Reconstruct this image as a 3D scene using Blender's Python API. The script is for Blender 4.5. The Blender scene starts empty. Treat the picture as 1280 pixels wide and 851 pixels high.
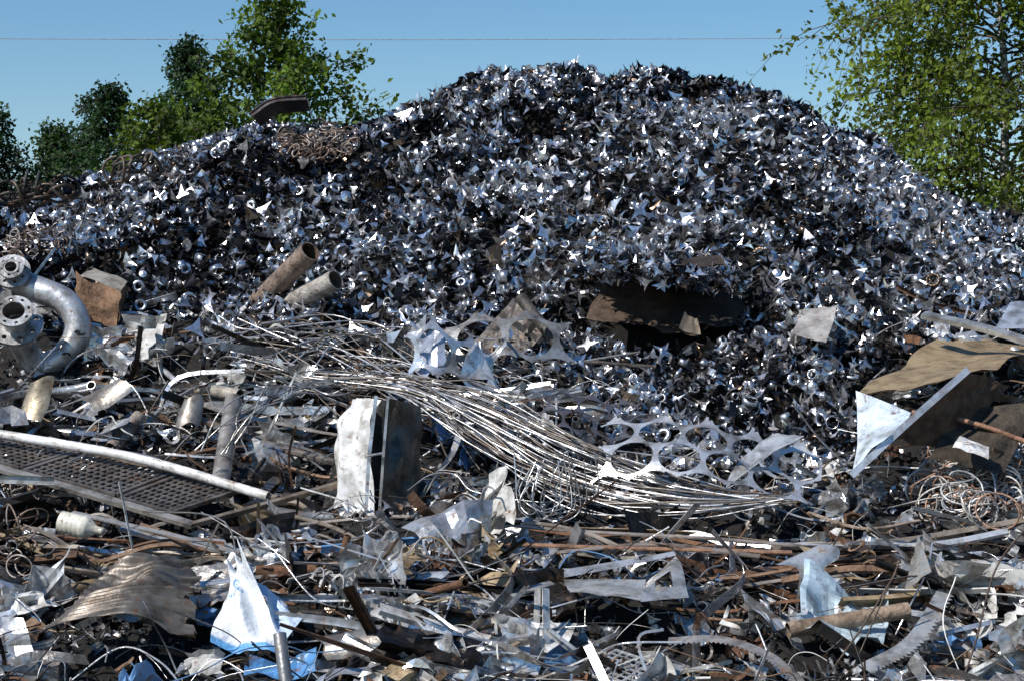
import bpy, math, random
import numpy as np
rng=np.random.default_rng(7); random.seed(7)
FL=2567.0; CZ=3.5
scene=bpy.context.scene
def nrm(v):
    v=np.asarray(v,float); return v/(np.linalg.norm(v,axis=-1,keepdims=True)+1e-12)
# ---------------------------------------------------------------- noise / terrain
_lat=rng.random((256,256))
def vn(x,y,s=1.0,o=0):
    x=np.asarray(x,float)/s+o*17.3+1000; y=np.asarray(y,float)/s+o*9.7+1000
    xi=np.floor(x).astype(int); yi=np.floor(y).astype(int)
    fx=x-xi; fy=y-yi; fx=fx*fx*(3-2*fx); fy=fy*fy*(3-2*fy)
    a=_lat[xi%256,yi%256]; b=_lat[(xi+1)%256,yi%256]; c=_lat[xi%256,(yi+1)%256]; d=_lat[(xi+1)%256,(yi+1)%256]
    return (a*(1-fx)+b*fx)*(1-fy)*2+(c*(1-fx)+d*fx)*fy*2-1
_ru=np.array([-1500,-700,-300,0,100,200,250,330,400,450,520,600,700,800,900,935,1000,1050,1100,1150,1200,1280,1600,2000,2700],float)
_rv=np.array([800,520,350,272,236,206,182,160,160,160,136,112,94,94,112,132,148,178,208,246,274,296,400,600,800],float)
_rx=(_ru-640)/FL*27; _rz=CZ+(425-_rv)/FL*27
HOLE=(1.52,21.5)
def Hs(x,y):
    x=np.asarray(x,float); y=np.asarray(y,float)
    R=np.interp(x,_rx,_rz)
    f=np.interp(y,[6,9,12,14,16,18,20],[-0.4,-0.1,0.5,1.0,1.48,2.0,2.8])
    side=np.clip((13-np.abs(x))/4,0,1); side=side*side*(3-2*side)
    f=np.where(y<20,f,2.8)*side-(1-side)*0.3
    t=np.clip((y-20)/7,0,1); s=t*(1.25-0.25*t*t)
    z=f+(R-f)*s
    back=np.maximum(y-27,0)
    z=z-0.62*(np.sqrt(back**2+1)-1)
    return z
def H(x,y):
    x=np.asarray(x,float); y=np.asarray(y,float)
    z=Hs(x,y)
    low=np.clip((21.0-y)/2,0,1)
    z=z+(vn(x,y,2.4,1)*0.15+vn(x,y,0.9,2)*0.15+vn(x,y,0.42,3)*0.09)*(1+0.6*low)
    d=((x-HOLE[0])/0.98)**2+((y-HOLE[1])/0.72)**2
    z=z-0.95*np.exp(-d**2)
    return z
def S(u,v,lift=0.1):
    """point standing on the heap's slope, seen along a sight line"""
    ys=np.linspace(11,32,2101)
    zs=CZ-(v-425.5)/FL*ys; xs=(u-640)/FL*ys
    k=np.argmax(zs<=Hs(xs,ys)+lift)
    return np.array([xs[k],ys[k],zs[k]])
def W(u,v,y): return np.array([(u-640)/FL*y,y,CZ-(v-425.5)/FL*y])
# ---------------------------------------------------------------- mesh accumulator
class Acc:
    def __init__(s): s.V=[];s.L=[];s.T=[];s.C=[];s.M=[];s.S=[];s.n=0
    def add(s,V,F,col,mi=0,smooth=False):
        V=np.asarray(V,float); n=len(V)
        for f in F:
            f=np.asarray(f,int)
            if f.size==0: continue
            s.L.append((f+s.n).ravel()); m,k=f.shape
            s.T.append(np.full(m,k)); s.M.append(np.full(m,mi)); s.S.append(np.full(m,smooth))
        c=np.asarray(col,float)
        if c.ndim==1: c=np.tile(c,(n,1))
        s.V.append(V); s.C.append(c); s.n+=n
    def bulk(s,V,F,R,sc,pos,cols,mi=0,smooth=False):
        N=len(pos); nv=len(V)
        P=np.einsum('nij,vj->nvi',R,V)*sc[:,None,None]+pos[:,None,:]
        offs=np.arange(N)*nv
        FF=[(np.asarray(f)[None]+offs[:,None,None]).reshape(-1,np.asarray(f).shape[1]) for f in F]
        s.add(P.reshape(-1,3),FF,np.repeat(cols,nv,axis=0),mi,smooth)
    def obj(s,name,mats):
        V=np.concatenate(s.V); L=np.concatenate(s.L); T=np.concatenate(s.T)
        me=bpy.data.meshes.new(name)
        me.vertices.add(len(V)); me.vertices.foreach_set('co',V.astype(np.float32).ravel())
        me.loops.add(len(L)); me.loops.foreach_set('vertex_index',L.astype(np.int32))
        me.polygons.add(len(T)); st=np.concatenate([[0],np.cumsum(T)[:-1]])
        me.polygons.foreach_set('loop_start',st.astype(np.int32))
        for m in mats: me.materials.append(m)
        me.polygons.foreach_set('material_index',np.concatenate(s.M).astype(np.int32))
        me.polygons.foreach_set('use_smooth',np.concatenate(s.S).astype(bool))
        a=me.color_attributes.new('tint','FLOAT_COLOR','POINT')
        a.data.foreach_set('color',np.concatenate(s.C).astype(np.float32).ravel())
        me.update(calc_edges=True); me.validate()
        ob=bpy.data.objects.new(name,me); scene.collection.objects.link(ob)
        return ob
# ---------------------------------------------------------------- materials
def newmat(name):
    m=bpy.data.materials.new(name); m.use_nodes=True
    nt=m.node_tree; b=nt.nodes['Principled BSDF']; return m,nt,b
def N(nt,t,**k):
    n=nt.nodes.new(t)
    for a,b in k.items():
        if a in n.inputs.keys(): n.inputs[a].default_value=b
        else: setattr(n,a,b)
    return n
def scrapmat(name,metallic,dirt=(0.35,1.0),dscale=6,bump=0.25,bscale=14,rust=0.0):
    m,nt,b=newmat(name); lk=nt.links.new
    at=N(nt,'ShaderNodeAttribute',attribute_name='tint')
    tc=N(nt,'ShaderNodeTexCoord')
    no=N(nt,'ShaderNodeTexNoise',Scale=dscale,Detail=7.0,Roughness=0.65); lk(tc.outputs['Object'],no.inputs['Vector'])
    rp=N(nt,'ShaderNodeValToRGB'); rp.color_ramp.elements[0].position=0.34; rp.color_ramp.elements[1].position=0.58
    rp.color_ramp.elements[0].color=(dirt[0],dirt[0]*0.92,dirt[0]*0.82,1); rp.color_ramp.elements[1].color=(dirt[1],)*3+(1,)
    lk(no.outputs['Fac'],rp.inputs['Fac'])
    mx=N(nt,'ShaderNodeMix',data_type='RGBA',blend_type='MULTIPLY'); mx.inputs[0].default_value=1
    lk(at.outputs['Color'],mx.inputs[6]); lk(rp.outputs['Color'],mx.inputs[7])
    out=mx.outputs[2]
    n2=N(nt,'ShaderNodeTexNoise',Scale=dscale*2.3,Detail=8.0,Roughness=0.7); lk(tc.outputs['Object'],n2.inputs['Vector'])
    if rust>0:
        r2=N(nt,'ShaderNodeValToRGB'); r2.color_ramp.elements[0].position=0.62-rust*0.3; r2.color_ramp.elements[1].position=0.74-rust*0.3
        lk(n2.outputs['Fac'],r2.inputs['Fac'])
        m2=N(nt,'ShaderNodeMix',data_type='RGBA'); m2.inputs[7].default_value=(0.15,0.065,0.025,1)
        lk(r2.outputs['Color'],m2.inputs[0]); lk(out,m2.inputs[6]); out=m2.outputs[2]
        mm=N(nt,'ShaderNodeMath',operation='MULTIPLY_ADD'); mm.inputs[1].default_value=-metallic; mm.inputs[2].default_value=metallic
        lk(r2.outputs['Color'],mm.inputs[0]); lk(mm.outputs[0],b.inputs['Metallic'])
    else: b.inputs['Metallic'].default_value=metallic
    lk(out,b.inputs['Base Color'])
    ma=N(nt,'ShaderNodeMath',operation='MULTIPLY_ADD'); ma.inputs[1].default_value=0.3; lk(n2.outputs['Fac'],ma.inputs[0])
    sb=N(nt,'ShaderNodeMath',operation='SUBTRACT'); sb.inputs[1].default_value=0.15; lk(at.outputs['Alpha'],sb.inputs[0]); lk(sb.outputs[0],ma.inputs[2])
    lk(ma.outputs[0],b.inputs['Roughness'])
    bn=N(nt,'ShaderNodeTexNoise',Scale=bscale,Detail=4.0); lk(tc.outputs['Object'],bn.inputs['Vector'])
    bp=N(nt,'ShaderNodeBump',Strength=bump,Distance=0.03); lk(bn.outputs['Fac'],bp.inputs['Height']); lk(bp.outputs['Normal'],b.inputs['Normal'])
    return m
M_CHIP=scrapmat('punched_steel',0.88,(0.45,1.0),7,0.08,20)
M_STEEL=scrapmat('scrap_steel',0.66,(0.3,1.0),5,0.28,12,rust=0.18)
M_PAINT=scrapmat('painted_sheet',0.0,(0.4,1.0),5,0.2,12,rust=0.2)
M_RUST=scrapmat('rusty_iron',0.15,(0.3,1.0),8,0.5,30)
MATS=[M_STEEL,M_PAINT,M_RUST,M_CHIP]
def groundmat(name,c1,c2,sc):
    m,nt,b=newmat(name); lk=nt.links.new
    tc=N(nt,'ShaderNodeTexCoord'); no=N(nt,'ShaderNodeTexNoise',Scale=sc,Detail=9.0,Roughness=0.7); lk(tc.outputs['Object'],no.inputs['Vector'])
    rp=N(nt,'ShaderNodeValToRGB'); rp.color_ramp.elements[0].position=0.35; rp.color_ramp.elements[1].position=0.65
    rp.color_ramp.elements[0].color=c1+(1,); rp.color_ramp.elements[1].color=c2+(1,)
    lk(no.outputs['Fac'],rp.inputs['Fac']); lk(rp.outputs['Color'],b.inputs['Base Color']); b.inputs['Roughness'].default_value=0.95
    bp=N(nt,'ShaderNodeBump',Strength=0.6,Distance=0.05); lk(no.outputs['Fac'],bp.inputs['Height']); lk(bp.outputs['Normal'],b.inputs['Normal'])
    return m
M_CORE=groundmat('heap_core_shade',(0.005,0.004,0.004),(0.018,0.015,0.012),9)  # deep shade of the gaps between scrap, put into a near-black colour
M_GROUND=groundmat('yard_dirt',(0.10,0.085,0.065),(0.22,0.19,0.15),0.6)
def leafmat(name):
    m,nt,b=newmat(name); lk=nt.links.new
    at=N(nt,'ShaderNodeAttribute',attribute_name='tint'); lk(at.outputs['Color'],b.inputs['Base Color'])
    b.inputs['Roughness'].default_value=0.55
    b.inputs['Specular IOR Level'].default_value=0.25
    tr=N(nt,'ShaderNodeBsdfTranslucent'); 
    mc=N(nt,'ShaderNodeMix',data_type='RGBA',blend_type='MULTIPLY'); mc.inputs[0].default_value=1; mc.inputs[7].default_value=(1.5,1.6,0.4,1)
    lk(at.outputs['Color'],mc.inputs[6]); lk(mc.outputs[2],tr.inputs['Color'])
    ms=N(nt,'ShaderNodeMixShader'); ms.inputs[0].default_value=0.3
    lk(b.outputs[0],ms.inputs[1]); lk(tr.outputs[0],ms.inputs[2]); lk(ms.outputs[0],nt.nodes['Material Output'].inputs[0])
    return m
M_LEAF=leafmat('leaf')
def barkmat():
    m,nt,b=newmat('bark'); lk=nt.links.new
    at=N(nt,'ShaderNodeAttribute',attribute_name='tint'); tc=N(nt,'ShaderNodeTexCoord')
    no=N(nt,'ShaderNodeTexNoise',Scale=5.0,Detail=6.0); mp=N(nt,'ShaderNodeMapping'); mp.inputs['Scale'].default_value=(1,1,3)
    lk(tc.outputs['Object'],mp.inputs[0]); lk(mp.outputs[0],no.inputs['Vector'])
    rp=N(nt,'ShaderNodeValToRGB'); rp.color_ramp.elements[0].position=0.42; rp.color_ramp.elements[1].position=0.52
    rp.color_ramp.elements[0].color=(0.15,0.14,0.13,1)
    lk(no.outputs['Fac'],rp.inputs['Fac'])
    mx=N(nt,'ShaderNodeMix',data_type='RGBA',blend_type='MULTIPLY'); mx.inputs[0].default_value=1
    lk(at.outputs['Color'],mx.inputs[6]); lk(rp.outputs['Color'],mx.inputs[7]); lk(mx.outputs[2],b.inputs['Base Color']); b.inputs['Roughness'].default_value=0.9
    return m
M_BARK=barkmat()
# ---------------------------------------------------------------- geometry helpers
def spline(P,n=8):
    P=np.asarray(P,float)
    if len(P)<3:
        t=np.linspace(0,1,n)[:,None]; return P[0]*(1-t)+P[-1]*t
    Q=np.vstack([2*P[0]-P[1],P,2*P[-1]-P[-2]]); out=[]
    for i in range(1,len(Q)-2):
        t=np.linspace(0,1,n,endpoint=False)[:,None]
        a,b,c,d=Q[i-1],Q[i],Q[i+1],Q[i+2]
        out.append(0.5*((2*b)+(-a+c)*t+(2*a-5*b+4*c-d)*t*t+(-a+3*b-3*c+d)*t**3))
    out.append(P[-1:]); return np.vstack(out)
def sweep(P,prof,closed=True,up=None,twist=0.0,scl=None,cap=False):
    P=np.asarray(P,float); n=len(P); prof=np.asarray(prof,float); k=len(prof)
    T=nrm(np.gradient(P,axis=0))
    u=np.array(up if up is not None else (0.1,-0.3,1.0),float)
    if abs(np.dot(nrm(u),T[0]))>0.97: u=np.array([1.0,0.2,0.1])
    Ns=[]
    for i in range(n):
        u=u-np.dot(u,T[i])*T[i]; u=u/(np.linalg.norm(u)+1e-9); Ns.append(u)
    Ns=np.array(Ns); B=np.cross(T,Ns)
    a=np.linspace(0,twist,n)[:,None]
    N2=Ns*np.cos(a)+B*np.sin(a); B2=-Ns*np.sin(a)+B*np.cos(a)
    s=np.ones(n) if scl is None else np.asarray(scl)
    V=P[:,None,:]+(N2[:,None,:]*prof[None,:,1:2]+B2[:,None,:]*prof[None,:,0:1])*s[:,None,None]
    kk=k if closed else k-1
    i=np.arange(n-1)[:,None]*k; j=np.arange(kk)[None,:]; j2=(j+1)%k
    F=[np.stack([i+j,i+j2,i+k+j2,i+k+j],-1).reshape(-1,4)]
    if cap: F+= [np.arange(k)[None,::-1],(np.arange(k)+(n-1)*k)[None]]
    return V.reshape(-1,3),F
def circ(r,k): a=np.arange(k)/k*2*math.pi; return np.stack([np.cos(a)*r,np.sin(a)*r],-1)
def rect(w,h): return np.array([[-w/2,-h/2],[w/2,-h/2],[w/2,h/2],[-w/2,h/2]])
def pipe(acc,P,r,col,mi,k=16,wall=0.12):
    V,F=sweep(P,circ(r,k)); n=len(P)
    V2,F2=sweep(P,circ(r*(1-wall),k))
    acc.add(V,F,col,mi,True); 
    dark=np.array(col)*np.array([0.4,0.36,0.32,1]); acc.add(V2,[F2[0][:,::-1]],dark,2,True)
    for e in (0,(n-1)*k):
        R=np.vstack([V[e:e+k],V2[e:e+k]]); j=np.arange(k); j2=(j+1)%k
        acc.add(R,[np.stack([j,j2,j2+k,j+k],-1)],col,mi)
def panel(acc,c,nx,ny,amp,col,mi,ncre=4,colfn=None,ragged=0.0,thick=0.0,noise=0.3,seed=None,keep=None):
    r=np.random.default_rng(seed if seed is not None else rng.integers(1e9))
    c=[np.asarray(q,float) for q in c]
    u,v=np.meshgrid(np.linspace(0,1,nx+1),np.linspace(0,1,ny+1),indexing='ij')
    uu,vv=u.copy(),v.copy()
    if ragged:
        uu=u+(vn(v*7,u*3,1,r.integers(99)))*ragged*(0.3+np.abs(u-0.5)*1.4); vv=v+(vn(u*7,v*3,1,r.integers(99)))*ragged*(0.3+np.abs(v-0.5)*1.4)
    P=(c[0]*((1-uu)*(1-vv))[...,None]+c[1]*(uu*(1-vv))[...,None]+c[2]*(uu*vv)[...,None]+c[3]*((1-uu)*vv)[...,None])
    nn=nrm(np.cross(c[1]-c[0],c[3]-c[0])+np.cross(c[2]-c[1],c[2]-c[3])*0.5)
    off=np.zeros_like(u)
    for k in range(ncre):
        th=r.uniform(0,math.pi); s=(u-r.uniform(0.15,0.85))*math.cos(th)+(v-r.uniform(0.15,0.85))*math.sin(th)
        off+=r.uniform(-1,1)*np.abs(s)*1.6
    off+=noise*vn(u*4,v*4,1,r.integers(99))
    off-=off.mean(); P=P+nn*(off*amp)[...,None]
    V=P.reshape(-1,3); i=np.arange(nx)[:,None]*(ny+1); j=np.arange(ny)[None,:]
    F=np.stack([i+j,i+ny+1+j,i+ny+2+j,i+j+1],-1).reshape(-1,4)
    if keep is not None:
        cu=u.reshape(-1)[F].mean(1); cv=v.reshape(-1)[F].mean(1); F=F[keep(cu,cv)]
    C=col if colfn is None else colfn(u.ravel(),v.ravel(),np.array(col,float))
    acc.add(V,[F],C,mi)
    if thick: acc.add(V-nn*thick,[F[:,::-1]],C,mi)
def randR(n,bias=(0,-0.3,1),b=0.45):
    nn=nrm(rng.normal(size=(n,3))+np.array(bias)*b); t=nrm(np.cross(nn,nrm(rng.normal(size=(n,3))))); s=np.cross(nn,t)
    return np.stack([t,s,nn],-1)
def flange(acc,cen,axis,ri,ro,th,nh,col,mi):
    axis=nrm(axis); a=nrm(np.cross(axis,(0.1,0.2,1))); b=np.cross(axis,a)
    k=16; rh=0.17
    ang=np.arange(k)/k*2*math.pi; cx=np.cos(ang); cy=np.sin(ang); m=np.maximum(np.abs(cx),np.abs(cy))
    sq=np.stack([cx/m*0.5+0.5,cy/m*0.5+0.5],-1); ci=np.stack([cx*rh+0.5,cy*rh*1.0+0.5],-1)
    for h in range(nh):
        for zz,fl in ((th/2,1),(-th/2,-1)):
            uv=np.vstack([sq,ci]); A=(h+uv[:,0])/nh*2*math.pi; R=ri+(ro-ri)*uv[:,1]
            V=cen+a*(np.cos(A)*R)[:,None]+b*(np.sin(A)*R)[:,None]+axis*zz
            j=np.arange(k); j2=(j+1)%k; acc.add(V,[np.stack([j,j2,j2+k,j+k],-1)],col,mi)
    for R in (ro,ri):
        kk=48; A=np.arange(kk)/kk*2*math.pi; ring=a*(np.cos(A)*R)[:,None]+b*(np.sin(A)*R)[:,None]
        V=np.vstack([cen+ring+axis*th/2,cen+ring-axis*th/2]); j=np.arange(kk); j2=(j+1)%kk
        acc.add(V,[np.stack([j,j2,j2+kk,j+kk],-1)],col,mi,True)
def punched(acc,o,ex,ey,nx,ny,cell,col,mi,bend,drop=0.0,hr=0.455,seed=1,ext=(.8,.3,.75,.75)):
    """sheet skeleton left after discs were punched: staggered round holes, edges sheared through the outer holes"""
    r=np.random.default_rng(seed); o=np.asarray(o,float); ex=nrm(ex); ey=nrm(np.asarray(ey)-np.dot(ey,ex)*ex); ez=np.cross(ex,ey)
    k=36; a=np.arange(k)/k*2*math.pi; h2=0.5/np.cos(((a+math.pi/6)%(math.pi/3))-math.pi/6)
    for i in range(-1,nx+1):
        for j in range(-1,ny+1):
            cx=(i+0.5*(j%2))*1.0; cy=j*math.sqrt(3)/2
            hx=np.cos(a)*h2; hy=np.sin(a)*h2; hx2=np.cos(a)*hr; hy2=np.sin(a)*hr
            core=(0<=i<nx and 0<=j<ny); inside=core and r.random()>drop
            jj=np.arange(k); j2=(jj+1)%k
            F=np.stack([jj,j2,j2+k,jj+k],-1)
            if not inside:
                if core: continue
                mx=cx+np.cos(a)*0.5; my=cy+np.sin(a)*0.5
                kp=(mx>-ext[0])&(mx<nx-.5+ext[1])&(my>-ext[2])&(my<(ny-1)*0.866+ext[3]); F=F[kp]
            X=np.concatenate([cx+hx,cx+hx2])*cell; Y=np.concatenate([cy+hy,cy+hy2])*cell
            Z=bend(X,Y)
            for dz in (0,-0.006):
                V=o+ex*X[:,None]+ey*Y[:,None]+ez*(Z+dz)[:,None]
                acc.add(V,[F],col,mi)
# ---------------------------------------------------------------- ground + heap core
acc=Acc()
g=np.array([[-1500,-1500,0],[1500,-1500,0],[1500,1500,0],[-1500,1500,0]],float)
acc.add(g,[[[0,1,2,3]]],(1,1,1,1)); acc.obj('ground',[M_GROUND])
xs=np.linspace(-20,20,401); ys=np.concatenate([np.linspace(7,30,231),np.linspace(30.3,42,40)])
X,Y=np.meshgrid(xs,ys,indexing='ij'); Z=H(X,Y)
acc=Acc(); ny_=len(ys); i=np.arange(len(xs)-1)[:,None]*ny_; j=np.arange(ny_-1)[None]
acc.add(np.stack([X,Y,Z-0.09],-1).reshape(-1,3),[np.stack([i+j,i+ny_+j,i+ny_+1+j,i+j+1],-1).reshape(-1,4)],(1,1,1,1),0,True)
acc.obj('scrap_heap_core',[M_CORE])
# ---------------------------------------------------------------- punched chips
def star(k,rin,r):
    pts=[]; 
    for q in range(k):
        a0=q/k*2*math.pi; a1=(q+1)/k*2*math.pi
        tip=1.0*r.uniform(0.75,1.1)
        pts.append((math.cos(a0)*tip,math.sin(a0)*tip))
        for f in (0.22,0.5,0.78):
            a=a0+(a1-a0)*f; R=rin+(0.62-rin)*(abs(f-0.5)*2)**2*1.2
            pts.append((math.cos(a)*R,math.sin(a)*R))
    P=np.array([(0,0)]+pts)*[1,r.uniform(0.7,1.1)]
    x,y=P[:,0],P[:,1]; th=r.uniform(0,math.pi); s=x*math.cos(th)+y*math.sin(th); t=-x*math.sin(th)+y*math.cos(th)
    bb=r.choice([.25,.6,1.1])
    z=bb*(r.uniform(-0.5,0.5)*s*s+r.uniform(-0.3,0.3)*t*t+r.uniform(-0.35,0.35)*np.abs(s-0.2))
    V=np.stack([x,y,z],-1); n=len(pts); j=np.arange(n)
    return V,[np.stack([np.zeros(n,int),j+1,(j+1)%n+1],-1)]
def ringT(ri,th,k=12):
    a=np.arange(k)/k*2*math.pi; c=np.stack([np.cos(a),np.sin(a)],-1)
    V=np.vstack([np.c_[c,np.full(k,th)],np.c_[c*ri,np.full(k,th)],np.c_[c*ri,np.full(k,-th)],np.c_[c,np.full(k,-th)]])
    j=np.arange(k); j2=(j+1)%k; F=[]
    for q in range(4):
        A=q*k;B=((q+1)%4)*k; F.append(np.stack([A+j,A+j2,B+j2,B+j],-1))
    return V,F
def stripT(r):
    n=6; t=np.linspace(-1,1,n); cur=r.uniform(0.3,2.2)
    x=np.sin(t*cur)/cur; z=(1-np.cos(t*cur))/cur; w=r.uniform(0.12,0.35)
    V=np.vstack([np.c_[x,np.full(n,-w),z],np.c_[x,np.full(n,w),z+r.uniform(-.2,.2)*t]]); j=np.arange(n-1)
    return V,[np.stack([j,j+1,j+1+n,j+n],-1)]
def discT(r):
    k=12;a=np.arange(k)/k*2*math.pi; V=np.vstack([[0,0,r.uniform(0.1,.4)],np.c_[np.cos(a),np.sin(a),np.zeros(k)]])
    j=np.arange(k); return V,[np.stack([np.zeros(k,int),j+1,(j+1)%k+1],-1)]
def ychip(x): return np.interp(x,[-9,-5.5,-4.2,-3.2,-1.5,0.2,1.0,3.0,3.6,4.5,9],[22.3,22.2,21.6,20.8,20.5,20.3,18.9,18.7,20.4,21.3,21.3])
def chip_pos(n,lo=-0.05,hi=0.13,xr=9.5):
    x=rng.uniform(-xr,xr,int(n*1.6)); y=rng.uniform(18.4,29.2,int(n*1.6))
    k=(y>ychip(x)+vn(x,y,0.6,9)*0.7+rng.normal(0,0.15,len(x)))
    d=((x-HOLE[0])/0.92)**2+((y-HOLE[1]+0.05)/0.7)**2; k&=(d>0.85)|(rng.random(len(x))<0.04)
    x=x[k][:n]; y=y[k][:n]
    return np.stack([x,y,H(x,y)+rng.uniform(lo,hi,len(x))],-1)
def chip_col(p,dark=0.36):
    n=len(p); c=np.tile([0.88,0.89,0.94,0.30],(n,1)); c[:,:3]*=rng.uniform(0.55,1.08,(n,1))
    patch=vn(p[:,0],p[:,1],0.7,5)*0.55+vn(p[:,0],p[:,1],2.6,6)*0.45
    dk=rng.random(n)<np.clip(dark+patch*0.85,0.06,0.93); c[dk,:3]=np.array([0.035,0.035,0.04])*rng.uniform(0.3,2.0,(dk.sum(),1))
    br=rng.random(n)<0.05+0.08*(patch>0.45); c[br,:3]=np.array([0.30,0.22,0.16])*rng.uniform(0.3,1.1,(br.sum(),1))
    c[:,3]=rng.uniform(0.15,0.40,n); return np.clip(c,0,0.95)
acc=Acc()
tr=np.random.default_rng(3)
for q in range(40):
    V,F=star(3 if q%3 else 4,tr.uniform(0.25,0.42),tr); p=chip_pos(850)
    acc.bulk(V,F,randR(len(p)),np.clip(rng.lognormal(math.log(0.102),0.30,len(p)),.04,.155),p,chip_col(p))
for q in range(10):
    V,F=stripT(tr); p=chip_pos(600); acc.bulk(V,F,randR(len(p)),rng.uniform(0.05,0.13,len(p)),p,chip_col(p,0.45))
for q in range(6):
    V,F=discT(tr); p=chip_pos(260); acc.bulk(V,F,randR(len(p)),rng.uniform(0.03,0.08,len(p)),p,chip_col(p,0.1))
for ri,th,n,s0,s1 in ((0.5,0.18,800,0.045,0.09),(0.82,0.9,800,0.035,0.06),(0.75,0.3,650,0.045,0.09),(0.6,1.2,400,0.03,0.05),(0.9,0.6,450,0.045,0.07)):
    V,F=ringT(ri,th); p=chip_pos(n,0.0,0.15); acc.bulk(V,F,randR(len(p)),rng.uniform(s0,s1,len(p)),p,chip_col(p,0.15),0,True)
acc.obj('punched_metal_offcuts',[M_CHIP])
# ---------------------------------------------------------------- mixed scrap of the lower heap
def pick():
    r=random.random(); k=random.uniform(0.65,1.12)
    def c(a,b,d,al): return (min(a*k,.9),min(b*k,.9),min(d*k,.9),al)
    if r<.38: return 0,c(.84,.85,.87,random.uniform(.17,.38))
    if r<.48: return 0,c(.42,.41,.40,.38)
    if r<.61: return 1,c(.80,.79,.76,.5)
    if r<.72: return 2,c(.17,.085,.045,.85)
    if r<.89: return 0,c(.045,.04,.038,.45)
    if r<.935: return 1,c(.40,.30,.18,.6)
    if r<.96: return 1,c(.14,.30,.55,.45)
    return 2,c(.30,.19,.12,.8)
def frame(flat=0.9):
    a=nrm(rng.normal(size=3)*np.array([1.4,0.8,0.35])); n=rng.normal(size=3)+np.array([0,-0.45,1])*flat
    n=nrm(n-np.dot(n,a)*a); return a,np.cross(n,a),n
CLEAR=[(385,545,16.2,18.7),(262,378,13.4,15.6),(45,252,13.8,16.1),(750,1010,16.9,18.8),(560,985,16.9,18.5),(995,1115,14.0,16.1),
 (1060,1270,16.9,18.9),(700,868,15.0,16.4),(0,310,17.0,19.5),(262,302,17.8,19.6),(980,1140,14.4,15.5),(830,1000,13.7,15.0),(655,700,14,15.1),
 (395,560,18.4,19.6),(400,720,19.4,20.4),(-60,110,20.0,21.4),(980,1055,20.2,21),(1070,1300,18.9,20.9)]
def blocked(x,y):
    u=640+x*FL/y
    return any(a<u<b and c<y<d for a,b,c,d in CLEAR)
def lowpos(ymin=12.5,leak=0.12):
    while True:
        y=ymin+(22.8-ymin)*random.random(); x=random.uniform(-1,1)*(0.27*y+2.0)
        if blocked(x,y) and random.random()>leak: continue
        if y<float(ychip(x))+0.25*random.gauss(0,1): break
    return np.array([x,y,float(H(x,y))])
sh,st,tb,wr,pf=Acc(),Acc(),Acc(),Acc(),Acc()
for q in range(1600):
    p=lowpos(); s=0.12+abs(random.gauss(0,0.22)); s=min(s,0.62)
    mi,c=pick()
    if mi==2 or blocked(p[0],p[1]): s=min(s*.6,.25)
    a,b,n=frame(0.55); h=s*random.uniform(.35,1.0); p=p+np.array([0,0,random.uniform(-.03,.12)+s*0.12])
    C=[p-a*s/1.6-b*h/2,p+a*s/1.6-b*h/2,p+a*s/1.6*random.uniform(.3,1.1)+b*h/2,p-a*s/1.6*random.uniform(.3,1.1)+b*h/2]
    m=5 if s<0.2 else 9
    panel(sh,C,m,m,s*random.uniform(.12,.55),c,mi,random.randint(1,6),ragged=random.choice([0,0.08,0.2]),noise=random.choice([.3,.8]))
for q in range(1400):
    p=lowpos(); L=random.choice([.25,.4,.6,.9,1.5])*random.uniform(.7,1.3); a,b,n=frame(0.5)
    if blocked(p[0],p[1]): L=min(L,.3)
    npt=random.randint(3,5); t=np.linspace(-.5,.5,npt)[:,None]; cur=random.gauss(0,.35)
    P=p+a*t*L+n*(t*t*cur*L)+rng.normal(0,.05*L,(npt,3))+np.array([0,0,random.uniform(0,.12)+.04*L])
    P=spline(P,5); w=random.choice([.012,.02,.03,.05,.08]); mi,c=pick(); th=random.choice([.003,.006])
    V,F=sweep(P,rect(w,th),True,n+rng.normal(0,.5,3),random.gauss(0,1.2),cap=True); st.add(V,F,c,mi)
for q in range(280):
    p=lowpos(leak=0); L=random.uniform(.3,1.5); a,b,n=frame(0.9); w=random.uniform(.025,.06)
    prof=[[-w,w],[-w,0],[w,0],[w,w]] if random.random()<.5 else [[-w,0],[0,0],[0,w]]
    t=np.linspace(-.5,.5,4)[:,None]; P=p+a*t*L+n*(t*t*random.gauss(0,.12)*L)+np.array([0,0,.06+.05*L])
    mi,c=pick(); V,F=sweep(spline(P,3),prof,False,n,random.gauss(0,.3)); pf.add(V,F,c,mi)
    V,F=sweep(spline(P,3)+n*0.004,np.array(prof)*0.93,False,n,0); pf.add(V,F,c,mi)
for q in range(72):
    while True:
        if q<46: x=random.uniform(-3.2,3.6); y=random.uniform(15.4,16.9)
        else: x=random.uniform(-5.4,-1.8); y=random.uniform(16.4,19.4)
        if not blocked(x,y) or (q>=46 and x<-2.5 and random.random()<.3): break
    L=random.uniform(.8,2.6); a=nrm((1,random.gauss(0,.2)+(-.25 if q>=46 else 0),random.gauss(0,.05))); t=np.linspace(-.5,.5,5)[:,None]
    P=np.array([x,y,0])+a*t*L; P[:,2]=Hs(P[:,0],P[:,1])+.15+rng.normal(0,.035,5)+(t[:,0]**2)*random.gauss(.0,.2)
    c=random.choice([(2,(.20,.10,.05,.8)),(2,(.26,.16,.10,.8)),(0,(.62,.55,.47,.5)),(0,(.5,.42,.33,.5)),(0,(.85,.85,.83,.3)),(0,(.06,.05,.045,.5)),(2,(.13,.07,.04,.8))])
    V,F=sweep(spline(P,5),rect(random.choice([.025,.04,.06]),random.choice([.008,.025])),True,(random.gauss(0,.2),-.6,.8),random.gauss(0,.5),cap=True); st.add(V,F,c[1],c[0])
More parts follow.
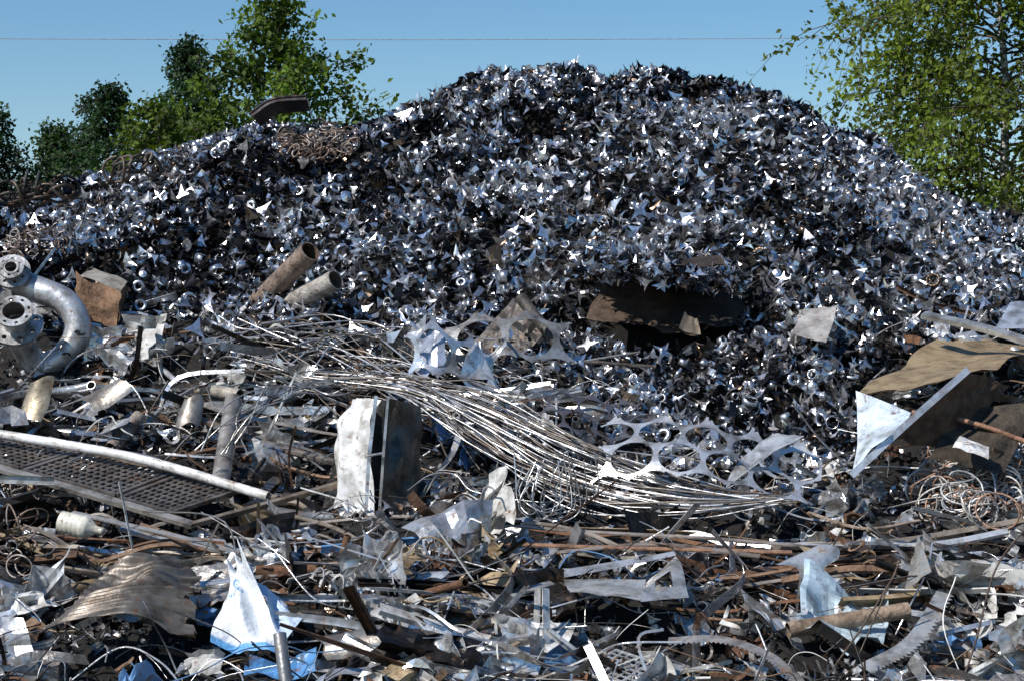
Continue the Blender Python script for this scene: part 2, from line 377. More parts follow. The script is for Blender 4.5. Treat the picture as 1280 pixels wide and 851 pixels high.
for q in range(200):
    p=lowpos(); L=random.uniform(.15,.9); a,b,n=frame(0.9); r=random.choice([.012,.02,.03,.045])
    t=np.linspace(-.5,.5,3)[:,None]; P=p+a*t*L+np.array([0,0,.07+.05*L]); P[1]+=rng.normal(0,.03*L,3)
    mi,c=pick(); pipe(tb,spline(P,4),r,c,mi,12)
for q in range(240):
    p=lowpos()+np.array([0,0,.07]); a,b,n=frame(0.0); r=random.uniform(.03,.08); L=r*random.uniform(.3,1.3)
    mi,c=pick(); pipe(tb,np.array([p,p+n*L]),r,c,mi,14,0.1)
for q in range(950):
    p=lowpos(leak=.5); L=random.uniform(.3,1.5); a,b,n=frame(0.5); npt=random.randint(4,6); t=np.linspace(-.5,.5,npt)[:,None]
    P=p+a*t*L+b*(np.sin(t*random.uniform(2,9)+random.random()*6)*L*.18)+n*(np.cos(t*random.uniform(2,7))*L*.14)+rng.normal(0,.03*L,(npt,3))+np.array([0,0,.07])
    mi,c=pick(); V,F=sweep(spline(P,6),circ(random.choice([.003,.005,.008]),5)); wr.add(V,F,c,mi,True)
for q in range(260):
    p=lowpos()+np.array([0,0,.08]); a,b,n=frame(0.2); turns=random.uniform(1.5,4); r=random.uniform(.03,.09); t=np.linspace(0,1,int(turns*10))[:,None]
    P=p+a*t*r*turns*1.2+b*np.cos(t*turns*6.28)*r+n*np.sin(t*turns*6.28)*r
    mi,c=pick(); V,F=sweep(P,rect(.018,.003)); wr.add(V,F,c,mi)
for q in range(14):
    V,F=(star(3,.3,tr) if q%2 else stripT(tr)); 
    y=rng.uniform(12.5,22,900); x=rng.uniform(-1,1,900)*(0.27*y+2); p=np.stack([x,y,H(x,y)+rng.uniform(-.06,.04,900)],-1)
    acc2c=chip_col(p,0.55); acc2c[:,:3]*=np.array([1,.95,.88]); sh.bulk(V,F,randR(900),rng.uniform(.03,.09,900),p,acc2c,0)
sh.obj('crumpled_sheet_metal_scrap',MATS); st.obj('metal_strip_scrap',MATS); pf.obj('metal_profile_scrap',MATS); tb.obj('tube_offcut_scrap',MATS); wr.obj('tangled_wire_scrap',MATS)
# ---------------------------------------------------------------- individual pieces
WHITE=(.8,.8,.78,.45); RUST=(.22,.12,.07,.85); DARK=(.05,.045,.04,.5)
def one(name,fn):
    a=Acc(); fn(a); return a.obj(name,MATS)
def bar(name,pts,w,h,col,mi,lift=.2,twist=0,up=(0,-.4,1),n=6):
    P=spline([S(u,v,lift) for u,v in pts],n)
    def f(a):
        V,F=sweep(P,rect(w,h),True,up,twist,cap=True); a.add(V,F,col,mi)
    return one(name,f)
def tube(name,pts,r,col,mi,lift=.25,k=20):
    P=spline([S(*q,lift) if len(q)==2 else W(*q) for q in pts],6)
    return one(name,lambda a: pipe(a,P,r,col,mi,k))
tube('steel_pipe',[(322,380,21.9),(388,314,21.3)],.115,(.30,.22,.17,.55),2)
tube('steel_pipe',[(344,388,21.8),(420,350,21.3)],.11,(.45,.41,.37,.5),2)
tube('steel_pipe',[(292,500,18.9),(275,606,17.9)],.082,(.42,.39,.36,.5),0)
tube('steel_pipe',[(-40,536,18.6),(160,570,18.1),(335,620,17.6)],.042,(.85,.85,.83,.4),1)
tube('steel_pipe',[(985,787,14.8),(1135,762,15.0)],.06,(.36,.26,.18,.7),2)
tube('steel_pipe',[(1140,515,18.2),(1215,528,18.0),(1310,562,17.9)],.022,(.38,.2,.12,.7),2)
tube('steel_pipe',[(140,560,19.2),(175,520,19.5)],.07,(.34,.28,.24,.6),2)
tube('steel_pipe',[(650,372,20.6),(705,440,20.2)],.06,(.08,.07,.06,.6),2)
tube('steel_pipe',[(268,488,19.4),(300,494,19.2)],.06,(.4,.36,.3,.6),2)
def elbow(a):
    P=spline([W(22,352,21.2),W(48,362,21.1),W(82,378,21.05),W(98,408,21.0),W(84,440,20.95),W(52,458,20.9),W(34,440,20.8),W(20,405,20.5)],8)
    pipe(a,P,.135,(.62,.62,.62,.42),0,24)
    ax=nrm(P[-1]-P[-3]); ax2=nrm(ax*.5+np.array([.15,-.75,.5]))
    flange(a,P[-1],ax2,.13,.27,.035,8,(.55,.55,.55,.45),0)
    pipe(a,np.array([P[-1],P[-1]+ax2*.2]),.135,(.5,.5,.5,.4),0,24)
    flange(a,P[-1]+ax2*.2,ax2,.11,.19,.03,8,(.55,.55,.55,.45),0)
one('flanged_pipe_elbow',elbow)
def spool(a):
    c=W(15,340,21.0); ax=nrm((.1,-.85,.42)); flange(a,c,ax,.07,.19,.04,8,(.55,.55,.55,.45),0); flange(a,c+ax*.1,ax,.06,.13,.03,6,(.55,.55,.55,.45),0); pipe(a,np.array([c-ax*.35,c+ax*.12]),.085,(.4,.38,.35,.5),0,20)
one('pipe_flange',spool)
def box1(a):
    panel(a,[W(97,345,21.5),W(150,365,21.3),W(146,408,21.2),W(100,398,21.3)],8,8,.10,(.24,.14,.08,.8),2,4,ragged=.08)
    panel(a,[W(97,345,21.5),W(150,365,21.3),W(160,352,21.9),W(118,333,22.0)],6,6,.06,(.40,.36,.30,.6),1,3)
    panel(a,[W(150,365,21.3),W(160,352,21.9),W(156,392,21.8),W(146,408,21.2)],4,4,.02,RUST,2,2)
one('rusty_metal_box',box1)
def cab(a):
    yk=17.2
    panel(a,[W(401,634,17.7),W(456,642,yk),W(468,497,yk+.15),W(428,495,17.8)],12,20,.13,(.88,.88,.87,.35),1,6,seed=5,noise=.5)
    V,F=sweep([W(457,644,yk-.03),W(461,570,yk+.02),W(470,495,yk+.12)],rect(.03,.03),cap=True); a.add(V,F,(.85,.85,.85,.3),0)
    panel(a,[W(476,642,yk+.1),W(526,640,17.7),W(530,508,17.9),W(484,497,yk+.2)],10,14,.12,(.13,.12,.105,.4),0,5,seed=19,noise=.5)  # right side turned from the sun, its shade painted into the dark colour
    V,F=sweep([W(474,644,yk-.0),W(479,570,yk+.03),W(485,495,yk+.15)],rect(.022,.03),cap=True); a.add(V,F,(.55,.53,.5,.35),0)
    panel(a,[W(459,640,17.55),W(476,640,17.55),W(484,500,17.65),W(470,500,17.65)],2,4,.01,DARK,2,1,seed=4)
    panel(a,[W(403,634,18.1),W(520,634,18.2),W(520,512,18.4),W(434,505,18.3)],6,6,.03,DARK,2,2,seed=4)
    V,F=sweep([W(456,570,yk-.03),W(478,566,yk-.02)],rect(.03,.01),cap=True); a.add(V,F,(.7,.7,.7,.3),0)
one('bent_metal_cabinet',cab)
def sk1(a):
    o=W(790,585,17.45); punched(a,o,W(960,600,17.3)-o,W(812,500,18.0)-o,4,2,.40,(.88,.88,.88,.3),0,lambda X,Y:.12*np.sin(X*2.6+.5)+.10*np.cos(Y*4+X),.0,seed=2,hr=.45,ext=(.75,.35,.45,.7))
    panel(a,[W(905,608,17.2),W(1005,543,17.6),W(965,540,17.8),W(920,580,17.5)],8,6,.06,(.88,.88,.86,.33),0,3,seed=3)
one('punched_sheet_skeleton',sk1)
def sk2(a):
    o=W(600,435,20.1); punched(a,o,W(710,430,20.1)-o,W(600,365,20.5)-o,2,1,.50,(.50,.48,.45,.35),0,lambda X,Y:.14*np.sin(X*2.5+1)+.06*np.cos(Y*5),.0,seed=5,hr=.44,ext=(.7,.3,.45,.65))
one('punched_sheet_skeleton',sk2)
def sk3(a):
    o=W(285,422,20.9); punched(a,o,W(420,420,20.8)-o,W(285,400,21.5)-o,4,2,.28,(.6,.6,.6,.4),0,lambda X,Y:.05*np.sin(X*4),.1,seed=6)
one('punched_sheet_skeleton',sk3)
def sk4(a):
    o=W(545,452,19.5); punched(a,o,W(650,445,19.5)-o,W(550,400,19.9)-o,2,2,.34,(.8,.8,.82,.25),0,lambda X,Y:.20*np.sin(X*5+2)+.12*np.sin(Y*7),.0,seed=9,hr=.44)
    panel(a,[W(512,465,19.4),W(550,468,19.3),W(560,430,19.6),W(528,400,19.9)],6,6,.12,(.7,.72,.78,.3),0,4,seed=61,ragged=.15)
    panel(a,[W(575,470,19.2),W(620,462,19.3),W(600,430,19.6),W(590,438,19.6)],6,6,.1,(.88,.88,.88,.3),0,3,seed=62)
one('punched_sheet_skeleton',sk4)
def sk5(a):
    o=W(650,535,18.7); punched(a,o,W(810,525,18.6)-o,W(650,470,19.3)-o,4,2,.27,(.20,.20,.22,.35),0,lambda X,Y:.09*np.sin(X*5),.05,seed=12)
one('punched_sheet_skeleton',sk5)
def rods(a):
    for q in range(44):
        f=(q+random.random())/44; g=lambda s: random.gauss(0,s)
        sp=(f-.5)
        pts=[(450+g(40),472+sp*16+g(4)),(525+g(10),486+sp*24+g(3)),(605+g(12),524+sp*64+g(6)),(715+g(12),584+sp*92+g(7)),(850+g(12),620+sp*40+g(5)),(966+g(14),624+sp*12+g(2))]
        y=[19.0,18.6,18.1,17.6,17.2,17.05]
        P=spline([W(u,v,yy-.10+sp*-.3+g(.04)) for (u,v),yy in zip(pts,y)],9)
        c=random.choice([(.65,.65,.66,.32),(.42,.42,.43,.36),(.28,.25,.22,.5),(.78,.78,.79,.3),(.15,.13,.12,.4)])
        V,F=sweep(P,circ(random.choice([.0055,.007,.009]),6)); a.add(V,F,c,0,True)
one('steel_rod_bundle',rods)
def loops(a):
    for q in range(34):
        g=random.gauss
        u0=random.uniform(250,420); v0=random.uniform(395,465)
        pts=[(u0,v0),(u0+g(70,20),v0+g(10,22)),(u0+g(140,25),v0+g(25,25)),(u0+g(210,25),v0+g(40,20)),(u0+g(270,30),v0+g(60,25))]
        P=spline([S(u,v,.3+g(0,.07)) for u,v in pts],8)
        V,F=sweep(P,circ(random.choice([.006,.009]),5)); a.add(V,F,random.choice([(.7,.7,.72,.3),(.35,.31,.27,.5),(.18,.15,.12,.6)]),0,True)
    for q in range(12):
        u0=random.uniform(600,720); v0=random.uniform(570,600); w=random.uniform(20,60)
        pts=[(u0,v0),(u0-w*.3,v0+35),(u0+w*.3,v0+random.uniform(45,60)),(u0+w,v0+40),(u0+w*.9,v0-10)]
        P=spline([W(u,v,17.15+random.gauss(0,.05)) for u,v in pts],8); V,F=sweep(P,circ(.006,5)); a.add(V,F,(.6,.6,.6,.3),0,True)
    for q in range(7):
        g=random.gauss
        pts=[(450+g(0,15),470+g(0,6)),(390+g(0,15),474+g(0,8)),(335+g(0,12),492+g(0,8)),(298+g(0,10),525+g(0,8)),(280+g(0,15),560+g(0,8))]
        P=spline([W(u,v,yy) for (u,v),yy in zip(pts,[18.9,18.5,18.2,17.9,17.8])],8); V,F=sweep(P,circ(.007,5)); a.add(V,F,(.6,.58,.55,.3),0,True)
one('loose_wire_coil',loops)
def tangle(name,cs,n,r0,r1,wr_,cols):
    def f(a):
        for q in range(n):
            cu,cv,ru,rv,l=random.choice(cs); th=random.random()*6.28; rr=math.sqrt(random.random())
            c=S(cu+math.cos(th)*ru*rr,cv+math.sin(th)*rv*rr,l+random.uniform(-.05,.12)); A,B,Nn=frame(0.2); r=random.uniform(r0,r1)
            t=np.linspace(0,random.uniform(4,9),22)[:,None]
            P=c+A*np.cos(t)*r+B*np.sin(t)*r*random.uniform(.6,1)+Nn*t*r*.12
            V,F=sweep(P,circ(wr_,5)); a.add(V,F,random.choice(cols),random.choice([0,2]),True)
    one(name,f)
BR=[(.30,.22,.17,.6),(.46,.40,.36,.45),(.14,.10,.08,.7)]
tangle('wire_tangle',[(400,178,46,20,.16)],130,.05,.11,.009,BR)
tangle('wire_tangle',[(45,305,40,22,.1)],80,.04,.1,.008,BR)
tangle('wire_tangle',[(1225,600,65,45,.2)],170,.08,.22,.008,[(.7,.65,.6,.4),(.5,.3,.2,.6),(.8,.8,.78,.35)])
tangle('wire_tangle',[(20,660,40,50,.2)],50,.06,.16,.007,BR)
tangle('wire_tangle',[(230,210,90,16,.06),(60,248,60,16,.05)],120,.03,.09,.008,[(.05,.045,.04,.6),(.14,.11,.09,.6)])
def rs(a):
    P=spline([W(318,150,25.9),W(345,133,25.9),(W(385,129,25.9))],8); V,F=sweep(P,rect(.55,.02),True,(0,0.2,1),0,cap=True); a.add(V,F,(.03,.028,.03,.5),0)
    for o in range(5):
        V,F=sweep(P+np.array([0,-.27+o*.13,.02]),rect(.03,.03),True,(0,.2,1),0,cap=True); a.add(V,F,(.08,.07,.07,.5),0)
one('bent_dark_sheet',rs)
def shade_roof(a):  # rusty overhang added to shade the hollow, dark brown sheets below it
    panel(a,[W(740,338,21.0),W(905,350,21.0),W(930,318,22.5),W(740,312,22.5)],18,10,.12,(.05,.035,.025,.85),2,5,ragged=.18,thick=.01,seed=11)
    panel(a,[W(746,400,21.5),W(860,416,21.0),W(870,355,22.1),W(750,336,22.2)],12,8,.08,(.10,.065,.045,.75),2,4,ragged=.08,seed=12)
    panel(a,[W(840,410,21.1),W(925,402,21.1),W(925,345,22.1),W(850,340,22.1)],12,8,.10,(.03,.025,.02,.75),2,4,ragged=.1,seed=14)
one('rusty_shade_plate',shade_roof)
n_=1500; y=20.74+rng.random(n_)**1.3*1.8; x=(rng.uniform(732,932,n_)-640)/FL*y+rng.normal(0,.06,n_); z=4.21+(x-.85)*-.09+(y-20.9)*.17
acc=Acc(); V,F=star(3,.3,tr); p=np.stack([x,y,z+rng.uniform(-0.08,.12,n_)],-1); acc.bulk(V,F,randR(n_),rng.uniform(.05,.12,n_),p,chip_col(p)); acc.obj('loose_metal_offcuts',[M_CHIP])
def plate(name,c,col,mi,amp=.05,n=10,**k):
    def f(a): panel(a,c,n,n,amp,col,mi,**k)
    return one(name,f)
plate('small_square_plate',[W(990,418,20.4),W(1032,425,20.2),W(1048,388,20.8),W(1000,384,21.0)],(.42,.40,.38,.4),1,.05,ragged=.04)
plate('small_square_plate',[W(848,412,20.6),W(876,418,20.6),W(872,398,20.9),W(855,393,20.9)],(.4,.33,.25,.5),0,.03)
plate('ochre_sheet',[W(1070,484,19.3),W(1225,478,19.0),W(1310,430,21.0),W(1180,422,21.2)],(.30,.225,.13,.6),1,.07,16,seed=21,thick=.01,ragged=.04,ncre=5,noise=.6)
plate('pale_blue_panel',[W(1064,592,17.5),W(1112,545,17.5),W(1140,516,17.9),W(1070,488,18.5)],(.66,.76,.86,.35),1,.05,8,seed=22)
def wedge(a):
    panel(a,[W(1110,548,17.5),W(1180,560,18.0),W(1264,482,18.5),W(1208,464,18.0)],10,8,.08,(.12,.07,.04,.8),2,4,seed=23,ragged=.05)
    V,F=sweep(spline([W(1064,594,17.45),W(1135,528,17.6),W(1210,462,17.9)],6),rect(.06,.012),True,(.3,-.8,.4),0,cap=True); a.add(V,F,(.75,.75,.75,.4),0)
    panel(a,[W(1160,575,17.6),W(1255,590,17.6),W(1290,520,18.2),W(1200,500,18.3)],8,8,.12,(.06,.045,.03,.7),2,4,seed=28)
one('folded_metal_trough',wedge)
def rb(name,p,q,w,h,col,mi,up=(0,-.4,1),mid=None):
    P=spline([p,(p+q)/2+np.array([0,0,random.uniform(-.03,.03)]) if mid is None else mid,q],6)
    def f(a): V,F=sweep(P,rect(w,h),True,up,0,cap=True); a.add(V,F,col,mi)
    return one(name,f)
rb('flat_steel_bar',W(1154,394,20.6),W(1320,438,19.8),.11,.05,(.6,.6,.58,.4),0)
plate('pale_sheet',[W(1245,405,20.3),W(1330,412,20.2),W(1330,372,20.8),W(1262,380,20.8)],(.7,.74,.8,.35),0,.05)
plate('bent_pale_sheet',[W(1190,560,17.4),W(1235,575,17.2),W(1240,548,17.6),W(1200,545,17.7)],WHITE,1,.06)
rb('flat_steel_bar',W(-60,568,18.0),W(242,656,17.0),.08,.035,(.5,.47,.42,.5),0)
rb('flat_steel_bar',W(238,656,17.0),W(425,604,17.7),.05,.04,(.34,.28,.22,.6),0)
rb('flat_steel_bar',W(60,548,18.7),W(345,622,17.6),.05,.03,(.38,.30,.24,.6),2)
rb('flat_steel_bar',W(150,660,16.9),W(300,690,16.5),.05,.03,(.8,.8,.78,.35),0)
rb('flat_steel_bar',W(240,520,19.3),W(420,578,18.3),.06,.03,(.35,.3,.26,.6),0)
def grate(name,c,nx,ny,t=.014,fr=.04,col=(.26,.23,.21,.5)):
    c=[np.asarray(q) for q in c]
    def bl(u,v): return c[0]*(1-u)*(1-v)+c[1]*u*(1-v)+c[2]*u*v+c[3]*(1-u)*v
    def f(a):
        up=nrm(np.cross(c[1]-c[0],c[3]-c[0]))
        for i in range(nx+1):
            w=fr if i in (0,nx) else t; V,F=sweep([bl(i/nx,0),bl(i/nx,.5),bl(i/nx,1)],rect(w,w*.8),True,up,cap=True); a.add(V,F,col,0)
        for i in range(ny+1):
            w=fr if i in (0,ny) else t; V,F=sweep([bl(0,i/ny),bl(.5,i/ny),bl(1,i/ny)],rect(w*.93,w*.7),True,up,cap=True); a.add(V,F,col,0)
    return one(name,f)
grate('metal_grating',[W(30,588,17.8),W(145,618,17.4),W(225,588,18.2),W(110,562,18.6)],14,9,.02)
grate('metal_grating',[W(150,622,17.4),W(215,640,17.2),W(300,612,17.8),W(230,592,18.1)],9,9,.02)
grate('metal_grating',[W(-60,560,18.3),W(25,585,17.9),W(100,562,18.6),W(10,545,18.9)],10,9,.02)
grate('white_wire_grid',[W(725,838,14.2),W(800,866,13.9),W(840,835,14.3),W(770,812,14.6)],8,7,.012,.02,(.8,.8,.78,.4))
for pts,w,c,mi in [([(375,655),(520,645),(700,662),(880,672),(1000,682)],.04,(.6,.5,.42,.5),0),([(430,700),(560,690),(640,655),(720,662),(790,690)],.045,(.62,.52,.42,.5),0),
    ([(380,690),(540,678),(760,684),(990,690)],.05,(.32,.18,.11,.7),2),([(560,765),(690,728)],.07,(.7,.7,.68,.4),0),([(700,690),(820,680),(950,695)],.05,(.5,.42,.35,.5),0),
    ([(440,735),(600,715),(760,712)],.04,(.75,.75,.74,.35),0),([(90,640),(230,672),(330,700)],.05,(.55,.52,.48,.45),0),([(350,640),(420,660),(470,690)],.04,(.5,.4,.3,.5),0),
    ([(1010,640),(1080,660),(1150,650)],.03,(.4,.3,.22,.6),2),([(450,455),(640,462),(800,440)],.03,(.5,.5,.5,.4),0),([(600,470),(700,452),(820,458)],.05,(.2,.18,.16,.5),0)]:
    bar('long_metal_strip',pts,w,.012,c,mi,.32)
rb('upright_metal_strip',W(668,870,14.2),W(672,735,14.7),.045,.012,(.6,.57,.5,.4),0,(0,-1,0))
rb('upright_metal_strip',W(684,870,14.2),W(682,735,14.7),.055,.012,(.78,.78,.76,.35),0,(.4,-1,0))
rb('upright_metal_strip',W(690,870,14.1),W(730,810,14.4),.05,.02,(.45,.32,.18,.5),0,(0,-1,0))
rb('upright_metal_strip',W(402,870,14.1),W(412,780,14.5),.05,.02,(.6,.5,.4,.5),0,(.3,-1,0))
def corr2(a):
    c=[W(45,800,14.5),W(235,792,14.5),W(245,702,15.6),W(135,722,15.5)]
    nx,ny=20,120; u,v=np.meshgrid(np.linspace(0,1,nx+1),np.linspace(0,1,ny+1),indexing='ij')
    P=(c[0]*((1-u)*(1-v))[...,None]+c[1]*(u*(1-v))[...,None]+c[2]*(u*v)[...,None]+c[3]*((1-u)*v)[...,None])
    off=.024*np.sin((v+.06*np.sin(u*4)+.02*vn(u*5,v*5,1,8))*15*6.28)*(.4+.6*u)+.10*np.sin(u*2.6+.3)+.14*vn(u*3,v*3,1,4)
    P=P+nrm((0,-.5,1))*off[...,None]+np.array([1,0,0])*(.10*vn(v*25,u*0+3,1,6)*np.clip(u-.6,0,1)*2)[...,None]
    i=np.arange(nx)[:,None]*(ny+1); j=np.arange(ny)[None]
    a.add(P.reshape(-1,3),[np.stack([i+j,i+ny+1+j,i+ny+2+j,i+j+1],-1).reshape(-1,4)],(.24,.21,.18,.5),0,True)
one('crumpled_corrugated_sheet',corr2)
def bagcol(u,v,c):
    C=np.tile(c,(len(u),1)); d=np.hypot((u-.38)*1.0,(v-.72)*1.1)
    m=(np.abs(d-.07)<.018)|(d<.022)|((np.abs(v-.55)<.02)&(u>.2)&(u<.6)&((u*40).astype(int)%3>0))
    C[m,:3]=(.10,.28,.55); lo=v<.07; C[lo,:3]=(.12,.35,.65); return C
def sackmat():
    m,nt,b=newmat('woven_sack'); at=N(nt,'ShaderNodeAttribute',attribute_name='tint'); tc=N(nt,'ShaderNodeTexCoord'); no=N(nt,'ShaderNodeTexNoise',Scale=18.0,Detail=6.0)
    nt.links.new(tc.outputs['Object'],no.inputs['Vector']); nt.links.new(at.outputs['Color'],b.inputs['Base Color']); b.inputs['Roughness'].default_value=.45
    bp=N(nt,'ShaderNodeBump',Strength=.6,Distance=.04); nt.links.new(no.outputs['Fac'],bp.inputs['Height']); nt.links.new(bp.outputs['Normal'],b.inputs['Normal']); return m
MATS.append(sackmat())
def bag(a):
    panel(a,[W(266,808,14.3),W(356,808,14.1),W(308,696,14.9),W(282,694,15.0)],50,50,.09,(.72,.75,.78,.5),4,9,bagcol,noise=1.1,seed=31)
    panel(a,[W(352,806,14.1),W(376,775,14.6),W(335,735,14.8),W(305,696,14.85)],16,16,.06,(.55,.66,.8,.5),4,5,noise=.8,seed=32)
one('crumpled_white_sack',bag)
plate('light_blue_sheet',[W(1000,790,14.8),W(1100,812,14.5),W(1112,745,15.5),W(1010,722,15.7)],(.55,.68,.76,.35),1,.13,14,ncre=7,noise=1.0,seed=41)
plate('blue_sheet',[W(305,848,13.9),W(395,846,13.9),W(398,812,14.3),W(315,818,14.2)],(.10,.28,.55,.4),1,.06,10,ncre=6,noise=1,seed=42)
plate('white_triangular_plate',[W(632,808,14.4),W(700,822,14.2),W(722,775,14.8),W(680,778,14.9)],(.8,.8,.78,.4),1,.03,8,seed=43)
plate('white_triangular_plate',[W(1130,735,15.3),W(1165,715,15.3),W(1150,672,15.9),W(1140,690,15.8)],(.6,.57,.5,.4),0,.03,8,seed=44)
plate('white_triangular_plate',[W(380,845,13.9),W(455,851,13.8),W(490,815,14.3),W(450,825,14.3)],(.75,.75,.75,.4),0,.05,8,seed=45)
def corner(a):
    panel(a,[W(712,742,15.2),W(800,752,15.0),W(808,722,15.5),W(705,722,15.6)],10,6,.03,(.75,.73,.68,.35),0,3,seed=51)
    panel(a,[W(800,752,15.0),W(862,742,15.2),W(845,692,15.9),W(806,722,15.5)],10,8,.04,(.76,.74,.7,.35),0,3,seed=52,keep=lambda u,v:((u-.5)**2+(v-.45)**2)>.045)
    panel(a,[W(705,722,15.6),W(845,694,15.9),W(843,688,15.95),W(705,712,15.7)],10,2,.01,(.8,.8,.8,.3),0,1,seed=53)
one('stamped_corner_plate',corner)
def tooth(name,pts,w,nt,col):
    def f(a):
        P=spline(pts,12); n=len(P); T=nrm(np.gradient(P,axis=0)); up=nrm((0,-.5,1)); B=nrm(np.cross(T,up))
        V=np.vstack([P-B*w/2,P+B*w/2]); j=np.arange(n-1); a.add(V,[np.stack([j,j+1,j+1+n,j+n],-1)],col,0)
        for q in range(nt):
            t=(q+.5)/nt*(n-1); i=int(t); c=P[i]+(P[min(i+1,n-1)]-P[i])*(t-i)+B[i]*(w/2-.002); h=np.linalg.norm(P[-1]-P[0])/nt*.5
            a.add([c-T[i]*h,c+T[i]*h,c+T[i]*h*.3+B[i]*h*1.3],[[[0,1,2]]],col,0)
    one(name,f)
tooth('toothed_metal_strip',[W(835,800,14.6),W(900,798,14.5),W(960,818,14.3),W(1000,852,14.0)],.08,30,(.55,.5,.45,.4))
tooth('toothed_metal_strip',[W(1080,835,14.2),W(1140,800,14.5),W(1180,740,15.2)],.11,28,(.75,.73,.68,.4))
def bottle(a):
    p=W(75,652,16.7); q=W(130,664,16.6); t=np.linspace(0,1,26)[:,None]; P=p+(q-p)*t
    s=np.interp(t[:,0],[0,.03,.62,.8,.86,1],[.7,1,1,.4,.33,.33])*(1+.05*np.sin(t[:,0]*60)*(t[:,0]<.7))
    V,F=sweep(P,circ(.095,16),True,scl=s,cap=True); a.add(V,F,(.75,.72,.62,.25),1,True)
one('crushed_bottle',bottle)
def shell(name,c,ax,r,L,arc,col,mi):
    def f(a):
        A=nrm(ax); B=nrm(np.cross(A,(0,-.6,1))); C=np.cross(B,A); t=np.linspace(-arc/2,arc/2,18)
        Vs=[]
        for s_,e in ((-1,.0),(-.3,.1),(.4,.0),(1,-.1)):
            Vs.append(np.array([c+B*math.sin(q)*r*(1+e)+C*math.cos(q)*r*(1-e)+A*(s_*L/2+.12*L*math.sin(q*3)) for q in t]))
        V=np.vstack(Vs); n=18; i=np.arange(3)[:,None]*n; j=np.arange(n-1)[None]
        a.add(V,[np.stack([i+j,i+j+1,i+j+1+n,i+j+n],-1).reshape(-1,4)],col,mi,True)
    one(name,f)
shell('curved_metal_shell',W(240,520,19.2),(.2,.5,.9),.12,.3,2.2,(.34,.31,.28,.45),0)
shell('curved_metal_shell',W(140,510,19.6),(1,.2,.5),.22,.4,1.6,(.42,.39,.35,.4),0)
shell('curved_metal_shell',W(55,510,19.6),(.3,.3,1),.22,.45,1.2,(.42,.35,.25,.45),0)
shell('curved_metal_shell',W(450,815,14.3),(.9,-.3,.2),.16,.5,2.0,(.30,.28,.26,.4),0)
shell('curved_metal_shell',W(1010,712,15.8),(.8,.4,.3),.14,.4,2.0,(.75,.75,.75,.3),0)
shell('curved_metal_shell',W(530,795,14.6),(.9,.3,.3),.12,.5,2.2,(.08,.07,.06,.5),0)
def cab1(a):
    for pts,y,r in [([(1290,650),(1245,710),(1220,800),(1200,860)],14.8,.008),([(1120,715),(1080,780),(1045,830),(1020,870)],14.6,.008),([(1060,850),(1090,780),(1125,700)],14.7,.006)]:
        V,F=sweep(spline([W(u,v,y-.4*(v-700)/150) for u,v in pts],8),circ(r,6)); a.add(V,F,(.10,.07,.05,.6),2,True)
one('loose_cable',cab1)
# ---------------------------------------------------------------- trees
def tree(name,x,y,h,z0,radf,nl,leaf,lsz,rise,droop,bark,tr_r,seed,ntw=5,spread=.16,lpt=9,lean=(0,0),tw=0.3,zp=.9,limb=None):
    r=np.random.default_rng(seed); a=Acc(); limb=limb or bark
    tz=np.linspace(0,h,14); wob=np.cumsum(r.normal(0,.05,(14,2)),axis=0)
    TP=np.c_[x+wob[:,0]+lean[0]*tz/h,y+wob[:,1]+lean[1]*tz/h,tz-.1]
    V,F=sweep(TP,circ(1,10),True,up=(1,0,0),scl=np.interp(tz,[0,h*.03,h],[tr_r*1.5,tr_r,.015])); a.add(V,F,bark+(1,),0,True)
    LP=[];LC=[]
    for q in range(nl):
        f=(q+r.random())/nl; z=z0+(h-z0)*f**zp*.98; R=radf(f)*r.uniform(.5,1.15); az=q*2.4+r.normal(0,.4)
        d=np.array([math.cos(az),math.sin(az),0]); s=np.array([np.interp(z,tz,TP[:,0]),np.interp(z,tz,TP[:,1]),z])
        t=np.linspace(0,1,9)[:,None]; P=s+d*R*t+np.array([0,0,1])*(rise*R*t-droop*R*t*t*1.2)+np.cumsum(r.normal(0,.03*R,(9,3)),axis=0)*.7
        V,F=sweep(P,circ(1,5),True,scl=np.linspace(max(.012,tr_r*.28*(1-f*.7)),.006,9)); a.add(V,F,limb+(1,),0,True)
        shade=r.uniform(.45,1.35)
        for w in range(ntw+int(R*2)):
            tt=r.uniform(.2,1.0); b=P[int(tt*8)]; dd=nrm(d+r.normal(0,.7,3)+np.array([0,0,rise*.6-droop*1.1])); L=tw*R*r.uniform(.4,1.2)+.15
            n=5; t2=np.linspace(0,1,n)[:,None]; Q=b+dd*L*t2+np.array([0,0,-1])*droop*L*t2*t2*.9
            V,F=sweep(Q,circ(1,4),True,scl=np.linspace(.01,.004,n)); a.add(V,F,limb+(1,),0)
            m=int(lpt*(1+L*2)); k=r.uniform(0.1,1,m)[:,None]; C=b+dd*L*k+np.array([0,0,-1])*droop*L*k*k*.9+r.normal(0,spread,(m,3))
            LP.append(C); sh_=shade*r.uniform(.7,1.3)
            LC.append(np.c_[np.tile(np.array(leaf)*sh_,(m,1))*r.uniform(.75,1.3,(m,1)),np.ones(m)])
    LP=np.vstack(LP); LC=np.vstack(LC); n=len(LP)
    V=np.array([[-.5,0,0],[0,-.33,.08],[.6,0,0],[0,.33,.08]]); a.bulk(V,[np.array([[0,1,2,3]])],randR(n,(-.5,-.6,.6),.9),lsz*r.uniform(.7,1.3,n),LP,LC,1)
    return a.obj(name,[M_BARK,M_LEAF])
BIR=(.55,.53,.48); BRN=(.10,.08,.055)
cone=lambda m,e=.8,b=.15: (lambda f:m*(1-f)**e+b)
tree('birch_tree',-5.2,44,10.75,2.5,cone(2.9,.72,.3),85,(.08,.13,.014),.14,1.0,.1,BRN,.12,11,spread=.12,lpt=10)
